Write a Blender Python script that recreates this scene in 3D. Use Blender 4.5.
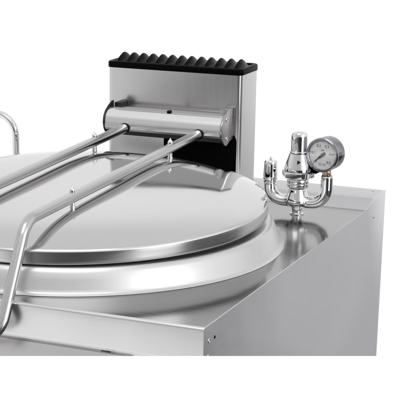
import bpy, bmesh, math, random
from mathutils import Vector, Matrix, Quaternion

for o in list(bpy.data.objects):
    bpy.data.objects.remove(o)
S = bpy.context.scene
COL = S.collection
random.seed(4)

# ------------------------------------------------------------------ camera
CAM = Vector((0.7564, -1.9159, 0.6502))
FWD = Vector((-0.41098, 0.85994, -0.30264)).normalized()
RIGHT = Vector((0.9023, 0.4312, 0.0)).normalized()
UP = RIGHT.cross(FWD).normalized()
cd = bpy.data.cameras.new('camera')
cam = bpy.data.objects.new('camera', cd)
COL.objects.link(cam)
cam.matrix_world = Matrix(((RIGHT.x, UP.x, -FWD.x, CAM.x), (RIGHT.y, UP.y, -FWD.y, CAM.y),
                           (RIGHT.z, UP.z, -FWD.z, CAM.z), (0, 0, 0, 1)))
cd.sensor_width = 36.0
cd.lens = 1571.5 / 400 * 36.0
cd.shift_x, cd.shift_y = 0.25, 0.325          # the photograph is a crop of a larger product picture
cd.clip_start, cd.clip_end = 0.05, 100
S.camera = cam

# ------------------------------------------------------------------ studio surroundings (world)
W = bpy.data.worlds.new('World')
S.world = W
W.use_nodes = True
nt = W.node_tree
nt.nodes.clear()
N = nt.nodes.new
L = nt.links.new


def wmath(op, a, b=None):
    n = N('ShaderNodeMath'); n.operation = op
    for i, v in enumerate((a, b)):
        if v is None: continue
        if isinstance(v, (int, float)): n.inputs[i].default_value = v
        else: L(v, n.inputs[i])
    return n.outputs[0]


def wramp(src, stops, interp='EASE'):
    r = N('ShaderNodeValToRGB'); r.color_ramp.interpolation = interp
    e = r.color_ramp.elements
    while len(e) > 1: e.remove(e[-1])
    e[0].position = stops[0][0]; e[0].color = (*[stops[0][1]] * 3, 1)
    for p, v in stops[1:]:
        k = e.new(p); k.color = (*[v] * 3, 1)
    L(src, r.inputs[0])
    return r.outputs[0]


tc = N('ShaderNodeTexCoord')
sx = N('ShaderNodeSeparateXYZ'); L(tc.outputs['Generated'], sx.inputs[0])
az = wmath('MULTIPLY', wmath('ARCTAN2', sx.outputs[1], sx.outputs[0]), 1 / (2 * math.pi))
az = wmath('FRACT', wmath('ADD', az, 1.0))
el = wmath('ADD', wmath('MULTIPLY', sx.outputs[2], 0.5), 0.5)
D = lambda d: d / 360.0
# a white sweep behind the appliance, a darker room on the camera's side (bearings in degrees from +x)
low = wramp(az, [(0, .05), (D(46), .06), (D(54), .42), (D(83), .44), (D(95), 1.0), (D(138), 1.0), (D(165), .75),
                 (D(236), 1.0), (D(250), .88), (D(266), .22), (D(286), .06), (D(318), .03), (D(330), .12), (D(345), .12), (1.0, .05)])
hor = wramp(az, [(0, .10), (D(26), .22), (D(54), .80), (D(74), .90), (D(88), 1.0), (D(138), 1.0), (D(165), .75),
                 (D(234), .75), (D(242), .55), (D(251), .16), (D(286), .04), (D(318), .03), (D(330), .12), (D(345), .12), (1.0, .06)])
mid = wramp(az, [(0, 1.0), (D(36), .95), (D(56), .62), (D(80), .90), (D(100), .95), (D(150), .90), (D(200), .70),
                 (D(255), .50), (D(300), .46), (D(326), 1.0), (1.0, 1.0)])
e0 = wramp(el, [(.385, 0), (.43, 1)])
e1 = wramp(el, [(.485, 0), (.57, 1)])
e2 = wramp(el, [(.72, 0), (.90, 1)])
m0 = N('ShaderNodeMixRGB'); L(e0, m0.inputs[0]); L(low, m0.inputs[1]); L(hor, m0.inputs[2])
m1 = N('ShaderNodeMixRGB'); L(e1, m1.inputs[0]); L(m0.outputs[0], m1.inputs[1]); L(mid, m1.inputs[2])
m2 = N('ShaderNodeMixRGB'); L(e2, m2.inputs[0]); L(m1.outputs[0], m2.inputs[1]); m2.inputs[2].default_value = (.78, .78, .79, 1)
bg = N('ShaderNodeBackground'); L(m2.outputs[0], bg.inputs[0]); bg.inputs[1].default_value = 1.04
wo = N('ShaderNodeOutputWorld'); L(bg.outputs[0], wo.inputs[0])

S.view_settings.view_transform = 'Standard'
S.view_settings.look = 'None'
S.view_settings.exposure = 0
S.view_settings.gamma = 1


# studio lamps: a tall softbox to the right of the camera and a big one overhead
def softbox(name, bearing, elev, dist, w, h, radiance):
    ld = bpy.data.lights.new(name, 'AREA')
    ld.shape = 'RECTANGLE'; ld.size = w; ld.size_y = h
    ld.energy = radiance * math.pi * w * h
    o = bpy.data.objects.new(name, ld); COL.objects.link(o)
    c = Vector((-0.3, 0.4, 0.05))
    b, e = math.radians(bearing), math.radians(elev)
    d = Vector((math.cos(b) * math.cos(e), math.sin(b) * math.cos(e), math.sin(e)))
    o.location = c + d * dist
    o.rotation_euler = d.to_track_quat('Z', 'Y').to_euler()
    return o


softbox('softbox_lamp', 342, 8, 3.0, 1.5, 2.6, 1.5)
softbox('overhead_lamp', 280, 58, 2.6, 1.8, 1.4, 1.5)


# ------------------------------------------------------------------ materials
def metal(name, base, rough, streak=None, bump=0.0, rvar=0.05, wave=0.0):
    m = bpy.data.materials.new(name); m.use_nodes = True
    t = m.node_tree; p = t.nodes['Principled BSDF']
    p.inputs['Metallic'].default_value = 1.0
    p.inputs['Roughness'].default_value = rough
    p.inputs['Base Color'].default_value = (*base, 1)
    c = t.nodes.new('ShaderNodeTexCoord')
    if streak:
        mp = t.nodes.new('ShaderNodeMapping'); mp.inputs['Scale'].default_value = streak
        t.links.new(c.outputs['Object'], mp.inputs[0])
        n = t.nodes.new('ShaderNodeTexNoise'); n.inputs['Scale'].default_value = 1.0; n.inputs['Detail'].default_value = 4
        t.links.new(mp.outputs[0], n.inputs['Vector'])
        src = n.outputs['Fac']
    else:
        n = t.nodes.new('ShaderNodeTexNoise'); n.inputs['Scale'].default_value = 14; n.inputs['Detail'].default_value = 5
        t.links.new(c.outputs['Object'], n.inputs['Vector'])
        src = n.outputs['Fac']
    r = t.nodes.new('ShaderNodeMapRange')
    r.inputs[1].default_value = .3; r.inputs[2].default_value = .7
    r.inputs[3].default_value = max(.01, rough - rvar); r.inputs[4].default_value = rough + rvar
    t.links.new(src, r.inputs[0]); t.links.new(r.outputs[0], p.inputs['Roughness'])
    # faint smears left by wiping: broad variation of the tone of the metal
    n2 = t.nodes.new('ShaderNodeTexNoise'); n2.inputs['Scale'].default_value = 5; n2.inputs['Detail'].default_value = 3
    t.links.new(c.outputs['Object'], n2.inputs['Vector'])
    h = t.nodes.new('ShaderNodeMixRGB')
    h.inputs[1].default_value = (*[v * .94 for v in base], 1); h.inputs[2].default_value = (*[min(1, v * 1.05) for v in base], 1)
    t.links.new(n2.outputs['Fac'], h.inputs[0]); t.links.new(h.outputs[0], p.inputs['Base Color'])
    if bump:
        b = t.nodes.new('ShaderNodeBump'); b.inputs['Strength'].default_value = bump; b.inputs['Distance'].default_value = .0005
        t.links.new(src, b.inputs['Height']); t.links.new(b.outputs[0], p.inputs['Normal'])
    if wave:
        # the slight unevenness of rolled and pressed sheet
        n3 = t.nodes.new('ShaderNodeTexNoise'); n3.inputs['Scale'].default_value = 6; n3.inputs['Detail'].default_value = 1.5
        t.links.new(c.outputs['Object'], n3.inputs['Vector'])
        w = t.nodes.new('ShaderNodeBump'); w.inputs['Strength'].default_value = 1; w.inputs['Distance'].default_value = wave
        t.links.new(n3.outputs['Fac'], w.inputs['Height'])
        if bump: t.links.new(b.outputs[0], w.inputs['Normal'])
        t.links.new(w.outputs[0], p.inputs['Normal'])
    return m


def plastic(name, base, rough, metallic=0.0, spec=.5):
    m = bpy.data.materials.new(name); m.use_nodes = True
    t = m.node_tree; p = t.nodes['Principled BSDF']
    p.inputs['Base Color'].default_value = (*base, 1)
    p.inputs['Metallic'].default_value = metallic
    p.inputs['Specular IOR Level'].default_value = spec
    c = t.nodes.new('ShaderNodeTexCoord'); n = t.nodes.new('ShaderNodeTexNoise')
    n.inputs['Scale'].default_value = 90; n.inputs['Detail'].default_value = 3
    t.links.new(c.outputs['Object'], n.inputs['Vector'])
    r = t.nodes.new('ShaderNodeMapRange'); r.inputs[3].default_value = max(.02, rough - .06); r.inputs[4].default_value = rough + .06
    t.links.new(n.outputs['Fac'], r.inputs[0]); t.links.new(r.outputs[0], p.inputs['Roughness'])
    return m


M = dict(
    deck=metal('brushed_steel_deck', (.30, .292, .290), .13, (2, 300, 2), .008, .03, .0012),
    front=metal('brushed_steel_front', (.78, .77, .78), .26, None, 0, .02, .0012),
    ledge=metal('brushed_steel_ledge', (.57, .56, .57), .26, (3, 260, 3), .01, .02, .0008),
    side=metal('brushed_steel_side', (.78, .77, .80), .33, (3, 7, 1300), .020, .035, .0016),
    lid=metal('polished_steel_lid', (.67, .665, .665), .07, None, 0, .02, .0004),
    lidedge=metal('satin_lid_edge', (.76, .755, .76), .24, None, 0, .02),
    rim=metal('satin_steel_rim', (.74, .74, .74), .35, (4, 4, 400), .015, .02),
    rod=metal('satin_steel_tube', (.60, .59, .59), .20, (300, 3, 300), .03, .05),
    flue=metal('brushed_steel_flue', (.70, .69, .70), .24, (300, 300, 3), .015, .02, .0010),
    hinge=metal('satin_steel_hinge', (.86, .85, .85), .2, (3, 300, 300), .02, .03),
    bracket=metal('dull_steel_bracket', (.46, .445, .45), .28, (4, 200, 200), .03, .05),
    chrome=metal('chrome', (.82, .82, .83), .04, None, 0, .015),
    nickel=metal('nickel_collar', (.74, .74, .75), .16, None, 0, .04),
    darkin=metal('dark_vessel_steel', (.10, .10, .10), .5),
    black=plastic('black_enamel', (.0010, .0010, .0010), .35, spec=.06),
    gloss=plastic('black_gloss_enamel', (.0010, .0010, .0010), .14, spec=.08),
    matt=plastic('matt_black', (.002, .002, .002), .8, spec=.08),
    plate=plastic('black_hinge_and_reflection', (.012, .012, .012), .35),  # black hinge parts; on the left end plate it stands for a reflection
    brass=metal('brass', (.72, .57, .42), .2),
    dial=plastic('white_dial', (.92, .92, .93), .45),
    ink=plastic('black_ink', (.012, .012, .016), .6),
    bezel=metal('brushed_bezel', (.38, .38, .41), .14),
    gcase=metal('polished_gauge_case', (.32, .32, .36), .04),
)


# ------------------------------------------------------------------ helpers
ROOT = None


def link(name, bm, mat, parent=None, sharp=35, label=None):
    bmesh.ops.recalc_face_normals(bm, faces=bm.faces[:])
    me = bpy.data.meshes.new(name)
    bm.to_mesh(me); bm.free()
    for p in me.polygons: p.use_smooth = True
    me.set_sharp_from_angle(angle=math.radians(sharp))
    me.materials.append(mat)
    o = bpy.data.objects.new(name, me); COL.objects.link(o)
    if parent: o.parent = parent
    if label: o['label'] = label
    return o


def add_box(bm, x0, x1, y0, y1, z0, z1, bev=0.0, seg=2, edges=None):
    vs = [bm.verts.new((x, y, z)) for x in (x0, x1) for y in (y0, y1) for z in (z0, z1)]
    F = [(0, 1, 3, 2), (4, 6, 7, 5), (0, 4, 5, 1), (2, 3, 7, 6), (0, 2, 6, 4), (1, 5, 7, 3)]
    fs = [bm.faces.new([vs[i] for i in f]) for f in F]
    if bev:
        es = set(e for f in fs for e in f.edges)
        if edges: es = [e for e in es if edges(e)]
        bmesh.ops.bevel(bm, geom=list(es), offset=bev, segments=seg, affect='EDGES', profile=.5)
    return vs


def add_lathe(bm, prof, c=(0, 0, 0), axis=(0, 0, 1), n=48, cap=True):
    q = Vector((0, 0, 1)).rotation_difference(Vector(axis))
    c = Vector(c)
    rings = []
    for r, z in prof:
        if r < 1e-6:
            rings.append([bm.verts.new(c + q @ Vector((0, 0, z)))])
        else:
            rings.append([bm.verts.new(c + q @ Vector((r * math.cos(2 * math.pi * k / n), r * math.sin(2 * math.pi * k / n), z))) for k in range(n)])
    for a, b in zip(rings, rings[1:]):
        for k in range(n):
            j = (k + 1) % n
            if len(a) == 1 and len(b) == 1: break
            if len(a) == 1: bm.faces.new((a[0], b[k], b[j]))
            elif len(b) == 1: bm.faces.new((a[k], a[j], b[0]))
            else: bm.faces.new((a[k], a[j], b[j], b[k]))
    if cap:
        for r in (rings[0], rings[-1]):
            if len(r) > 2: bm.faces.new(r)


def add_tube(bm, pts, rad, n=24, cap=True):
    pts = [Vector(p) for p in pts]
    rads = rad if isinstance(rad, (list, tuple)) else [rad] * len(pts)
    T = []
    for i in range(len(pts)):
        a = pts[max(0, i - 1)]; b = pts[min(len(pts) - 1, i + 1)]
        T.append((b - a).normalized())
    ref = Vector((1, 0, 0)) if abs(T[0].x) < .8 else Vector((0, 0, 1))
    u = T[0].cross(ref).normalized()
    rings = []
    for i, p in enumerate(pts):
        if i: u = T[i - 1].rotation_difference(T[i]) @ u
        v = T[i].cross(u).normalized()
        rings.append([bm.verts.new(p + (u * math.cos(2 * math.pi * k / n) + v * math.sin(2 * math.pi * k / n)) * rads[i]) for k in range(n)])
    for a, b in zip(rings, rings[1:]):
        for k in range(n):
            j = (k + 1) % n
            bm.faces.new((a[k], a[j], b[j], b[k]))
    if cap:
        bm.faces.new(rings[0]); bm.faces.new(rings[-1])


def rounded(pts, r, seg=8):
    """polyline with its inner corners rounded to radius r"""
    pts = [Vector(p) for p in pts]
    out = [pts[0]]
    for a, b, c in zip(pts, pts[1:], pts[2:]):
        d1, d2 = (a - b).normalized(), (c - b).normalized()
        ang = d1.angle(d2)
        k = r / math.tan(ang / 2)
        p1, p2 = b + d1 * k, b + d2 * k
        ctr = b + (d1 + d2).normalized() * (r / math.sin(ang / 2))
        v1, v2 = p1 - ctr, p2 - ctr
        for i in range(seg + 1):
            out.append(ctr + v1.normalized().slerp(v2.normalized(), i / seg) * r)
    out.append(pts[-1])
    return out


def add_prism(bm, poly, axis, a0, a1, bev=0.0, seg=2):
    """poly in the two remaining axes, extruded along axis ('x','y','z') from a0 to a1"""
    def P(u, v, a):
        return {'x': (a, u, v), 'y': (u, a, v), 'z': (u, v, a)}[axis]
    A = [bm.verts.new(P(u, v, a0)) for u, v in poly]
    B = [bm.verts.new(P(u, v, a1)) for u, v in poly]
    fs = [bm.faces.new(A), bm.faces.new(B[::-1])]
    n = len(poly)
    for i in range(n):
        fs.append(bm.faces.new((A[i], A[(i + 1) % n], B[(i + 1) % n], B[i])))
    if bev:
        es = set(e for f in fs[:2] for e in f.edges)
        bmesh.ops.bevel(bm, geom=list(es), offset=bev, segments=seg, affect='EDGES', profile=.5)


def rrect(x0, x1, y0, y1, r, seg=5):
    o = []
    for cx, cy, a in ((x1 - r, y1 - r, 0), (x0 + r, y1 - r, 90), (x0 + r, y0 + r, 180), (x1 - r, y0 + r, 270)):
        for k in range(seg + 1):
            t = math.radians(a + 90 * k / seg)
            o.append((cx + r * math.cos(t), cy + r * math.sin(t)))
    return o


# the photograph shows the cabinet only down to this sloping line; the panels are built that far
CUT_D = (FWD * 1571.5 - UP * 26.0).normalized()
CUT_N = RIGHT.cross(CUT_D).normalized()
if CUT_N.z > 0: CUT_N = -CUT_N


def trim(bm, fill=False):
    g = bmesh.ops.bisect_plane(bm, geom=bm.verts[:] + bm.edges[:] + bm.faces[:], dist=1e-6, plane_co=CAM, plane_no=CUT_N,
                               clear_outer=True, clear_inner=False)
    if fill:
        es = [e for e in g['geom_cut'] if isinstance(e, bmesh.types.BMEdge)]
        bmesh.ops.contextual_create(bm, geom=es)


# ------------------------------------------------------------------ the appliance
kettle = bpy.data.objects.new('boiling_kettle', None); COL.objects.link(kettle)
kettle.location = (0, 0, 0)
kettle['label'] = 'stainless steel boiling kettle with closed round lid, rear flue and pressure gauge'
kettle['category'] = 'boiling kettle'

WD, DP = 0.78, 0.90
CX, CY = -0.384, 0.373

# deck with the round opening for the pan
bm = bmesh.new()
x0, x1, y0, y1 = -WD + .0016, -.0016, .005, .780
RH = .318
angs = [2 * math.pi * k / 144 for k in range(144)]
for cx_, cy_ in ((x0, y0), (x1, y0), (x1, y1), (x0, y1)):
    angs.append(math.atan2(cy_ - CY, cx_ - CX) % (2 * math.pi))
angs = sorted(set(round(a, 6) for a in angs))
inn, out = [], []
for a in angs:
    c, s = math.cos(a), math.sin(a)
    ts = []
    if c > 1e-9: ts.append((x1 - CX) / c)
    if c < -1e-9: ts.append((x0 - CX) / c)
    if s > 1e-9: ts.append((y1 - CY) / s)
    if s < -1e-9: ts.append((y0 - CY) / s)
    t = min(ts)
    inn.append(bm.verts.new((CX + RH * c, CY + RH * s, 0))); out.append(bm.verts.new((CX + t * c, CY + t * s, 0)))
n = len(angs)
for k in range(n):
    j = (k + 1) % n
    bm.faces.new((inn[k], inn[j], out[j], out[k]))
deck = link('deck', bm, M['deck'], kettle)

# raised ledge along the back of the deck: a folded sheet
bm = bmesh.new()
prof = [(.7801, 0.0), (.784, .0006), (.818, .0128), (.823, .0140), (.896, .0136), (.8985, .0125), (.899, .010), (.899, -.30)]
A = [bm.verts.new((x0, y, z)) for y, z in prof]; B = [bm.verts.new((x1, y, z)) for y, z in prof]
for i in range(len(prof) - 1): bm.faces.new((A[i], B[i], B[i + 1], A[i + 1]))
trim(bm)
ledge = link('rear_ledge', bm, M['ledge'], kettle, 20)
bm = bmesh.new(); add_lathe(bm, [(0.0, .0009), (.0022, .0006), (.0030, 0)], (-.018, .878, .0136), n=16, cap=False)
link('rivet', bm, M['bezel'], ledge)

# folded front edge of the deck
bm = bmesh.new()
prof = [(.0049, 0.0)] + [(.0045 - .0045 * math.sin(t), -.0045 + .0045 * math.cos(t)) for t in [k * math.pi / 14 for k in range(8)]]
prof += [(0, -.0485), (.0006, -.0505), (.002, -.0512), (.020, -.0512)]
A = [bm.verts.new((x0, y, z)) for y, z in prof]; B = [bm.verts.new((x1, y, z)) for y, z in prof]
for i in range(len(prof) - 1): bm.faces.new((A[i], B[i], B[i + 1], A[i + 1]))
trim(bm)
link('front_edge', bm, M['front'], kettle, 50)

# lower front panel below the shadow gap
bm = bmesh.new()
add_box(bm, x0, x1, .010, .020, -.40, -.0535)
trim(bm, True)
low_panel = link('control_panel', bm, M['front'], kettle)
bm = bmesh.new()
add_box(bm, x0 + .001, x1 - .001, .0035, .0098, -.40, -.0585, .0012)
trim(bm, True)
fascia = link('fascia', bm, M['front'], low_panel)
bm = bmesh.new(); add_box(bm, -.1590, -.1440, .0016, .0034, -.0568, -.0546, .0006)
link('slot', bm, M['darkin'], low_panel)

# side panels
TOP = [(0.0012, .0006), (.780, .0006), (.8225, .0146), (.8985, .0142), (.9, .0125)]


def side_panel(xa, xb):
    bm = bmesh.new()
    poly = [(0.0, -.45), (0.0, -.0006)] + TOP + [(.9, -.45)]
    add_prism(bm, poly, 'x', xa, xb, .0006, 2)
    trim(bm, True)
    return link('side_panel', bm, M['side'], kettle, 30)


sp = side_panel(-.0015, 0.0)
side_panel(-WD, -WD + .0015)
for (y, z, r, mat, nm) in ((.0165, -.0228, .0036, 'nickel', 'screw'), (.0142, -.0455, .0034, 'nickel', 'screw'), (.829, -.023, .0026, 'side', 'screw')):
    bm = bmesh.new(); add_lathe(bm, [(r, 0.0001), (r * .96, .0006), (r * .7, .0012), (r * .62, .0006), (0, .0005)], (0, y, z), (1, 0, 0), 24, False)
    trim(bm)
    link(nm, bm, M[mat], sp)
bm = bmesh.new(); add_lathe(bm, [(.0025, .0002), (.0025, .0004), (0, .0004)], (0, .0385, -.0236), (1, 0, 0), 20, False)
link('screw_hole', bm, M['matt'], sp)
# back panel is the ledge's down-turn; inner body keeps the cabinet closed
bm = bmesh.new(); add_box(bm, x0 + .004, x1 - .004, .021, .894, -.45, -.10); trim(bm, True)
link('inner_body', bm, M['darkin'], kettle)

# raised rim of the pan
bm = bmesh.new()
prof = [(.3485, .0004), (.3470, .0018), (.3450, .0026), (.3436, .0045), (.3415, .009), (.3370, .020), (.3320, .0310), (.3290, .0360), (.3255, .0388), (.3205, .0398),
        (.3120, .0397), (.3050, .0394), (.2990, .0388), (.2960, .0370), (.2945, .0330), (.2940, .020), (.2935, .0), (.2930, -.03)]
add_lathe(bm, prof, (CX, CY, 0), n=160, cap=False)
rim = link('pan_rim', bm, M['rim'], kettle, 60)
bm = bmesh.new()
add_lathe(bm, [(.2935, .030), (.2930, .0455), (.2918, .0475), (.2895, .0480), (.2875, .0473), (.2865, .0445), (.2862, .02)], (CX, CY, 0), n=120, cap=False)
link('sealing_lip', bm, M['rim'], rim, 60)
bm = bmesh.new()
add_lathe(bm, [(.2925, .004), (.292, -.03), (.28, -.07), (.2, -.095), (0, -.098)], (CX, CY, 0), n=96, cap=False)
link('inner_pan', bm, M['darkin'], rim, 60)

# lid: shallow dome with a turned-down edge, tipped a little towards the front
TILT = .0299
LC = Vector((-.3785, .3647, .0511))
lidm = Matrix.Translation(LC) @ Matrix.Rotation(TILT, 4, 'X')
LR, LB, LS, LH, LP = .3182, .0278, .3065, .0515, 5.6


def lid_z(r):
    return LB + (LH - LB) * (1 - (r / LS) ** LP)


bm = bmesh.new()
prof = [(.300, .004), (.3165, -.0004), (.3178, .0004), (.3182, .0015), (.3182, .006), (.3182, .013)]
# the edge rolls over into the dome without a crease
g0 = (LH - LB) * LP / LS; zs = .0185
zm = LB - g0 * (LR - LS)
prof += [((1 - t) ** 2 * LR + 2 * t * (1 - t) * LR + t * t * LS, (1 - t) ** 2 * zs + 2 * t * (1 - t) * zm + t * t * LB) for t in [k / 20 for k in range(20)]]
prof += [(q * LS, lid_z(q * LS)) for q in [1 - (k / 70) ** 2 for k in range(70)]]
prof += [(0, LH)]
add_lathe(bm, prof, n=192, cap=False)
lid = link('lid', bm, M['lid'], kettle, 80)
lid.matrix_local = lidm
lid.data.materials.append(M['lidedge'])
for p in lid.data.polygons:
    if math.hypot(p.center.x, p.center.y) > .3165: p.material_index = 1
bm = bmesh.new()
add_lathe(bm, [(.300, .006), (.20, .030), (0, .034)], n=96, cap=False)
o = link('lid_lining', bm, M['darkin'], lid, 60)


def lid_surface(x, y):
    """world height of the lid top above (x, y)"""
    lo, hi = 0.04, .2
    inv = lidm.inverted()
    for _ in range(50):
        m = (lo + hi) / 2
        p = inv @ Vector((x, y, m))
        if p.z > lid_z(min(LS, math.hypot(p.x, p.y))): hi = m
        else: lo = m
    return lo


# two tubular lid arms from the hinge, bent down in front
RR = .0088


XA, XB, ZA, ZB = -.4525, -.305, .1240, .1085
bm = bmesh.new()
ends = lambda x: [(x, .742, ZA), (x, .055, ZB - .0003), (x, -.0375, -.056)]
path = rounded(ends(XA) + ends(XB)[::-1], .042, 12)
add_tube(bm, path, RR, 28)
lever = link('lid_lever', bm, M['rod'], kettle, 40)
slope = (ZA - ZB) / .687
for x, pins in ((XB, (.206, .590)), (XA, (.206, .590))):
    bm = bmesh.new(); add_lathe(bm, [(.0088, 0), (.0095, .0005), (.0098, .006), (.0092, .0065)], (x, .7155, ZA - .0006), (0, 1, 0), 28, False)
    link('sleeve', bm, M['black'], lever)
    for y in pins:
        zr = ZA - slope * (.742 - y)
        zl = lid_surface(x, y)
        bm = bmesh.new(); add_lathe(bm, [(.0050, zl - .001), (.0050, zl + .0012), (.0042, zl + .0014), (.0042, zr - RR + .001)], (x, y, 0), n=20)
        link('standoff', bm, M['chrome'], lever)
        t = zr + RR
        bm = bmesh.new(); add_lathe(bm, [(.0046, t - .0010), (.0046, t + .0022), (.0040, t + .0042), (.0022, t + .0062), (.0012, t + .0074), (.0009, t + .0094), (0, t + .0097)], (x, y, 0), n=20)
        link('cap_nut', bm, M['chrome'], lever)

# flue at the back
FX0, FX1, FY0, FY1, FZ = -.520, -.2505, .790, .879, .2242
bm = bmesh.new()
add_box(bm, FX0, FX1, FY0, FY1, .003, FZ, .009, 6, lambda e: abs(e.verts[0].co.z - e.verts[1].co.z) > .1)
flue = link('flue', bm, M['flue'], kettle, 40)
# black panel added as the flue's dark reflection behind the hinge, low on the front face
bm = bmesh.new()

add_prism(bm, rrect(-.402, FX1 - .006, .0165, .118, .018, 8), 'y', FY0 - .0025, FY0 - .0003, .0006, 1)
link('dark_reflection_panel', bm, M['matt'], flue)
# black cast cap: tray with a row of rounded bars
bm = bmesh.new()
gx0, gx1, gy0, gy1 = FX0 - .0022, FX1 + .0015, FY0 - .002, FY1 + .0015


loops = []
for ins, z in ((0.0005, FZ - .0003), (0, FZ + .001), (0, FZ + .0085), (.0008, FZ + .0105), (.0025, FZ + .0115), (.0065, FZ + .0112), (.0075, FZ + .0105), (.0085, FZ + .0088)):
    loops.append([bm.verts.new((x, y, z)) for x, y in rrect(gx0 + ins, gx1 - ins, gy0 + ins, gy1 - ins, .011 - ins * .6)])
for a, b in zip(loops, loops[1:]):
    for k in range(len(a)):
        j = (k + 1) % len(a); bm.faces.new((a[k], a[j], b[j], b[k]))
bm.faces.new(loops[0]); bm.faces.new(loops[-1])
grille = link('flue_grille', bm, M['black'], flue, 40)
for i in range(13):
    x = FX0 + .0135 + i * (FX1 - FX0 - .0320) / 12
    bm = bmesh.new()
    ym = (FY0 + FY1) / 2
    prof = [(-.030, .0010), (-.026, .0055), (-.018, .0095), (-.008, .0130), (0, .0142), (.008, .0130), (.018, .0095), (.026, .0055), (.030, .0010)]
    rings = []
    for dy, h in prof:
        q = .55 + .45 * h / .0142
        rings.append([bm.verts.new((x + sx_ * .0088 * q, ym + dy, FZ + .0085 + h * f * 1.08)) for sx_, f in
                      ((-1, 0), (-.60, .20), (-.40, .55), (-.21, .86), (-.06, .99), (.06, .99), (.21, .86), (.40, .55), (.60, .20), (1, 0))])
    for a, b in zip(rings, rings[1:]):
        for k in range(9): bm.faces.new((a[k], a[k + 1], b[k + 1], b[k]))
    bm.faces.new(rings[0]); bm.faces.new(rings[-1])
    link('grille_bar', bm, M['gloss'], grille, 50)

# hinge: rounded cover with end plates, on a bracket in front of the flue
HX0, HX1 = -.494, -.263
bm = bmesh.new()
poly = [(.762, .1165), (.7300, .1165), (.7240, .1178), (.7207, .1220), (.7200, .1285), (.7215, .1395), (.7255, .1470), (.7320, .1525), (.7400, .1555), (.7480, .1565), (.762, .1565)]
add_prism(bm, poly, 'x', HX0 + .0005, HX1 - .0005)
hinge = link('hinge_cover', bm, M['hinge'], kettle, 28)
bm = bmesh.new()
add_box(bm, HX0 + .0164, HX1 - .0174, .7625, FY0 - .0004, .106, .1545, .0015)
add_box(bm, HX1 - .017, HX1 + .001, .7625, FY0 - .0004, .106, .1655, .0015)
link('hinge_bracket', bm, M['bracket'], hinge)
bm = bmesh.new(); add_box(bm, HX0 + .0004, HX0 + .016, .7625, FY0 - .0004, .106, .1630, .0015)
link('hinge_lug', bm, M['plate'], hinge)
bm = bmesh.new(); add_box(bm, HX0 + .004, HX1 - .004, .735, .762, .108, .1164)
link('hinge_shaft', bm, M['plate'], hinge)
PL = [(.7625, .1665), (.7560, .1672), (.7400, .1600), (.7270, .1530), (.7195, .1440), (.7165, .1320), (.7205, .1200), (.7300, .1080), (.7370, .1030), (.7440, .1020), (.7625, .1080)]
bm = bmesh.new(); add_prism(bm, PL, 'x', HX1, HX1 + .0045, .001, 2)
link('end_plate', bm, M['bracket'], hinge, 30)
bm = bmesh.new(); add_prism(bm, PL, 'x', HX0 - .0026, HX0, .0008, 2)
link('end_plate', bm, M['plate'], hinge, 30, 'end plate with its dark reflection as black colour')  # steel like the right plate; its dark reflection is put in as black
for y, z in ((.741, .150), (.742, .115)):
    bm = bmesh.new(); add_lathe(bm, [(.0042, 0), (.0040, .0012), (.0028, .002), (.0022, .0010), (0, .001)], (HX1 + .0045, y, z), (1, 0, 0), 20, False)
    link('screw', bm, M['nickel'], hinge)
bm = bmesh.new(); add_lathe(bm, [(.0048, 0), (.0048, .0016), (.0040, .0022), (0, .0023)], (-.372, .742, .1560), (0, -.25, 1), 20, False)
link('plug', bm, M['black'], hinge)

# ------------------------------------------------------------------ safety fittings on the deck
MX, MY = -.1050, .699
bm = bmesh.new()
add_lathe(bm, [(.0085, -.004), (.0085, .009), (.0110, .0125), (.0170, .0170), (.0215, .0220), (.0215, .027), (.0190, .034), (.0165, .041), (.0152, .0484)], (MX, MY, 0), n=48)
left = rounded([(MX, MY, .0225), (MX - .0515, MY, .0240), (MX - .0515, MY, .0545)], .025, 12)
right = rounded([(MX, MY, .0225), (MX + .0530, MY, .0240), (MX + .0530, MY, .0745)], .027, 12)
add_tube(bm, left, .0107, 32); add_tube(bm, right, .0107, 32)
tmp = link('tmp', bm, M['chrome'])
rm = tmp.modifiers.new('r', 'REMESH'); rm.mode = 'VOXEL'; rm.voxel_size = .0011
sm = tmp.modifiers.new('s', 'SMOOTH'); sm.factor = .5; sm.iterations = 24
bpy.context.view_layer.update()
me = bpy.data.meshes.new_from_object(tmp.evaluated_get(bpy.context.evaluated_depsgraph_get()))
bpy.data.objects.remove(tmp)
bm = bmesh.new(); bm.from_mesh(me); bpy.data.meshes.remove(me)
mani = link('pipe_manifold', bm, M['chrome'], kettle, 80)
bm = bmesh.new()
add_lathe(bm, [(.0122, .0003), (.0122, .0016), (.0112, .0024), (.0086, .0030)], (MX, MY, 0), n=40, cap=False)
link('flange', bm, M['chrome'], mani)

# main safety valve
sv = bpy.data.objects.new('safety_valve', None); COL.objects.link(sv); sv.parent = kettle; sv.location = (MX, MY, .0486)
def at(o, parent):
    o.matrix_parent_inverse = parent.matrix_basis.inverted(); return o
bm = bmesh.new()
add_lathe(bm, [(.0150, 0), (.0185, .0006), (.0190, .0015), (.0190, .0065), (.0180, .0075), (.0190, .0085), (.0195, .0115), (.0190, .0145), (.0180, .0160), (.0180, .0190), (.012, .0195)], (MX, MY, .0487), n=48, cap=False)
at(link('collar', bm, M['nickel'], sv, 30), sv)
bm = bmesh.new()
add_lathe(bm, [(.018, .0668), (.0262, .0670), (.0296, .0690), (.0300, .0770), (.0285, .0785), (.020, .0786)], (MX, MY, 0), (0, 0, 1), 6, False)
add_lathe(bm, [(.0235, .0780), (.0252, .0790), (.0254, .0820), (.0238, .0890), (.0208, .0970), (.0185, .1040), (.0175, .1070), (.0165, .1100), (.012, .1105)], (MX, MY, 0), n=48, cap=False)
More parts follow.
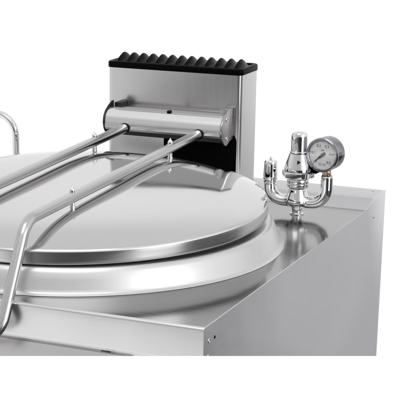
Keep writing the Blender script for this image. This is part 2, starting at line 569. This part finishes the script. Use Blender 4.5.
# bosses on either side of the body
add_lathe(bm, [(.0085, 0), (.0085, .019), (.0070, .0205), (0, .0208)], (MX, MY, .0905), (-.95, -.3, 0), 24, False)
at(link('valve_body', bm, M['chrome'], sv, 30), sv)
bm = bmesh.new()
add_lathe(bm, [(.0150, .1105), (.0160, .1112), (.0160, .1128), (.0143, .1140), (.0143, .1400), (.0138, .1430), (.0120, .1462), (.0080, .1482), (.003, .1490), (0, .1491)], (MX, MY, 0), n=48, cap=False)
at(link('cap', bm, M['chrome'], sv, 30), sv)
bm = bmesh.new()
add_box(bm, MX + .010, MX + .034, MY + .004, MY + .011, .1095, .1125, .001)
add_prism(bm, [(MX + .014, .1090), (MX + .0335, .1090), (MX + .0375, .078), (MX + .030, .074), (MX + .022, .080)], 'y', MY + .003, MY + .012, .0015)
at(link('lever', bm, M['black'], sv, 30), sv)
bm = bmesh.new()
for s in (0,):
    A = [bm.verts.new(p) for p in ((MX + .0045, MY - .0206, .1010), (MX + .0105, MY - .0198, .0975), (MX + .0045, MY - .0228, .0935))]
    bm.faces.new(A)
    bmesh.ops.solidify(bm, geom=bm.faces[:], thickness=.0006)
at(link('arrow_mark', bm, M['ink'], sv, 30), sv)

# small relief valve on the left arm
rx = MX - .0515
rv = bpy.data.objects.new('relief_valve', None); COL.objects.link(rv); rv.parent = kettle; rv.location = (rx, MY, .0545)
bm = bmesh.new()
add_lathe(bm, [(.0095, .0), (.0118, .0008), (.0122, .003), (.0100, .0042), (.0100, .0055), (.0128, .0064), (.0130, .0090), (.0112, .0102)], (rx, MY, .0530), n=40, cap=False)
at(link('collar', bm, M['chrome'], rv, 30), rv)
bm = bmesh.new()
add_lathe(bm, [(.0112, .0630), (.0125, .0640), (.0122, .0720), (.0116, .0860), (.0112, .0905), (.0098, .0925), (.006, .0930), (.0022, .0932), (.0022, .0965), (.0012, .0990), (0, .0993)], (rx, MY, 0), n=40, cap=False)
at(link('valve_cap', bm, M['chrome'], rv, 30), rv)

# pressure gauge, facing the front
GX, GZ = MX + .0455, .1118
pg = bpy.data.objects.new('pressure_gauge', None); COL.objects.link(pg); pg.parent = kettle; pg.location = (MX + .0530, MY, .0745)
GF = MY - .012         # front plane of the gauge
gn = Vector((-.15, -1, .0)).normalized()
gc = Vector((GX, GF, GZ))
gr_ = Vector((0, 0, 1)).cross(gn).normalized()   # to the viewer's right on the dial
if gr_.x < 0: gr_ = -gr_
R0 = .0295
bm = bmesh.new()
add_lathe(bm, [(R0 - .001, -.003), (R0 + .0002, -.006), (R0 + .0002, -.030), (R0 - .003, -.033), (.012, -.034), (0, -.034)], gc, gn, 64, False)
at(link('gauge_case', bm, M['gcase'], pg, 30), pg)
bm = bmesh.new()
add_lathe(bm, [(R0 - .004, -.0032), (R0 - .0038, -.0005), (R0 - .0030, .0006), (R0 - .001, .0006), (R0 + .0008, -.0006), (R0 + .0012, -.003), (R0 + .0008, -.0058), (R0 - .0006, -.0062)], gc, gn, 64, False)
at(link('bezel', bm, M['bezel'], pg, 30), pg)
bm = bmesh.new()
add_lathe(bm, [(R0 - .0036, -.0035), (R0 - .0036, -.0030), (0, -.0030)], gc, gn, 64, False)
at(link('dial', bm, M['dial'], pg, 30), pg)


def on_dial(u, v, h):
    return gc + gr_ * u + Vector((0, 0, 1)) * v + gn * h


def strip(bm, a, b, w0, w1, h, t=.0004):
    a = Vector(a); b = Vector(b); d = (b - a).normalized(); q = Vector((-d.y, d.x))
    c = [a + q * w0, a - q * w0, b - q * w1, b + q * w1]
    lo = [bm.verts.new(on_dial(p.x, p.y, h)) for p in c]; hi = [bm.verts.new(on_dial(p.x, p.y, h + t)) for p in c]
    bm.faces.new(lo); bm.faces.new(hi)
    for i in range(4): bm.faces.new((lo[i], lo[(i + 1) % 4], hi[(i + 1) % 4], hi[i]))


def polar(deg, r):
    t = math.radians(90 - deg); return (r * math.cos(t), r * math.sin(t))


bm = bmesh.new()
for k in range(51):
    a = -135 + 270 * k / 50
    big = k % 10 == 0
    strip(bm, polar(a, .0252), polar(a, .0222 if big else (.0235 if k % 5 == 0 else .0242)), .00032 if big else .00014, .00032 if big else .00014, -.0029, .0002)


def lettering(bm, text, u, v, size):
    cu = bpy.data.curves.new('t', 'FONT'); cu.body = text; cu.size = size; cu.align_x = 'CENTER'; cu.align_y = 'CENTER'
    o = bpy.data.objects.new('t', cu); COL.objects.link(o)
    bpy.context.view_layer.update()
    me = bpy.data.meshes.new_from_object(o.evaluated_get(bpy.context.evaluated_depsgraph_get()))
    vs = [bm.verts.new(on_dial(u + p.co.x, v + p.co.y, -.0027)) for p in me.vertices]
    for f in me.polygons:
        try: bm.faces.new([vs[i] for i in f.vertices])
        except ValueError: pass
    bpy.data.objects.remove(o); bpy.data.curves.remove(cu); bpy.data.meshes.remove(me)


for k, tx in enumerate(('0', '0.1', '0.2', '0.3', '0.4', '0.5')):
    u, v = polar(-135 + 54 * k, .0172)
    lettering(bm, tx, u, v, .0066)
lettering(bm, 'bar', 0, .0090, .0050)
lettering(bm, 'CL 2.5', 0, -.0165, .0050)
at(link('dial_markings', bm, M['ink'], pg, 30), pg)
bm = bmesh.new()
d = polar(-130, 1)
strip(bm, (-d[0] * .0065, -d[1] * .0065), (d[0] * .0085, d[1] * .0085), .0024, .0019, -.0022, .0004)
strip(bm, (d[0] * .0085, d[1] * .0085), (d[0] * .0215, d[1] * .0215), .0011, .0003, -.0022, .0004)
add_lathe(bm, [(.0030, -.0022), (.0030, -.0017), (.002, -.0015), (0, -.0015)], gc, gn, 24, False)
at(link('needle', bm, M['ink'], pg, 30), pg)
g = bpy.data.materials.new('gauge_glass'); g.use_nodes = True
gt = g.node_tree; gt.nodes.remove(gt.nodes['Principled BSDF'])
gm = gt.nodes.new('ShaderNodeMixShader'); gl_ = gt.nodes.new('ShaderNodeLayerWeight'); gl_.inputs[0].default_value = .25
gf = gt.nodes.new('ShaderNodeMapRange'); gf.inputs[3].default_value = .04; gf.inputs[4].default_value = .18
gt.links.new(gl_.outputs['Facing'], gf.inputs[0])
ga = gt.nodes.new('ShaderNodeBsdfTransparent'); gb = gt.nodes.new('ShaderNodeBsdfGlossy'); gb.inputs['Roughness'].default_value = .02
gt.links.new(gf.outputs[0], gm.inputs[0]); gt.links.new(ga.outputs[0], gm.inputs[1]); gt.links.new(gb.outputs[0], gm.inputs[2])
gt.links.new(gm.outputs[0], gt.nodes['Material Output'].inputs[0])
bm = bmesh.new()
add_lathe(bm, [(0, -.0002), (R0 - .0045, -.0006), (R0 - .0042, -.0013), (0, -.0013)], gc, gn, 64, False)
at(link('glass', bm, g, pg, 30), pg)
bm = bmesh.new()
add_lathe(bm, [(.0098, .0738), (.0085, .0752), (.0072, .0758), (.0072, .0800), (.0065, .0830)], (MX + .0530, MY, 0), n=28, cap=False)
add_box(bm, MX + .0455, MX + .0585, MY - .0065, MY + .0065, .0762, .0812, .0008)
at(link('brass_fitting', bm, M['brass'], pg, 30), pg)

# water spout behind the lid on the left
bm = bmesh.new()
SX, SY = -.709, .775
path = rounded([(SX - .004, SY, .0022), (SX - .004, SY, .120), (SX - .110, SY, .120), (SX - .150, SY, .080)], .042, 14)
add_tube(bm, path, .0068, 24)
spout = link('water_spout', bm, M['chrome'], kettle, 50)
bm = bmesh.new(); add_lathe(bm, [(.014, .0002), (.014, .003), (.010, .006), (.008, .012), (.006, .0125)], (SX - .004, SY, 0), n=32, cap=False)
link('flange', bm, M['chrome'], spout)
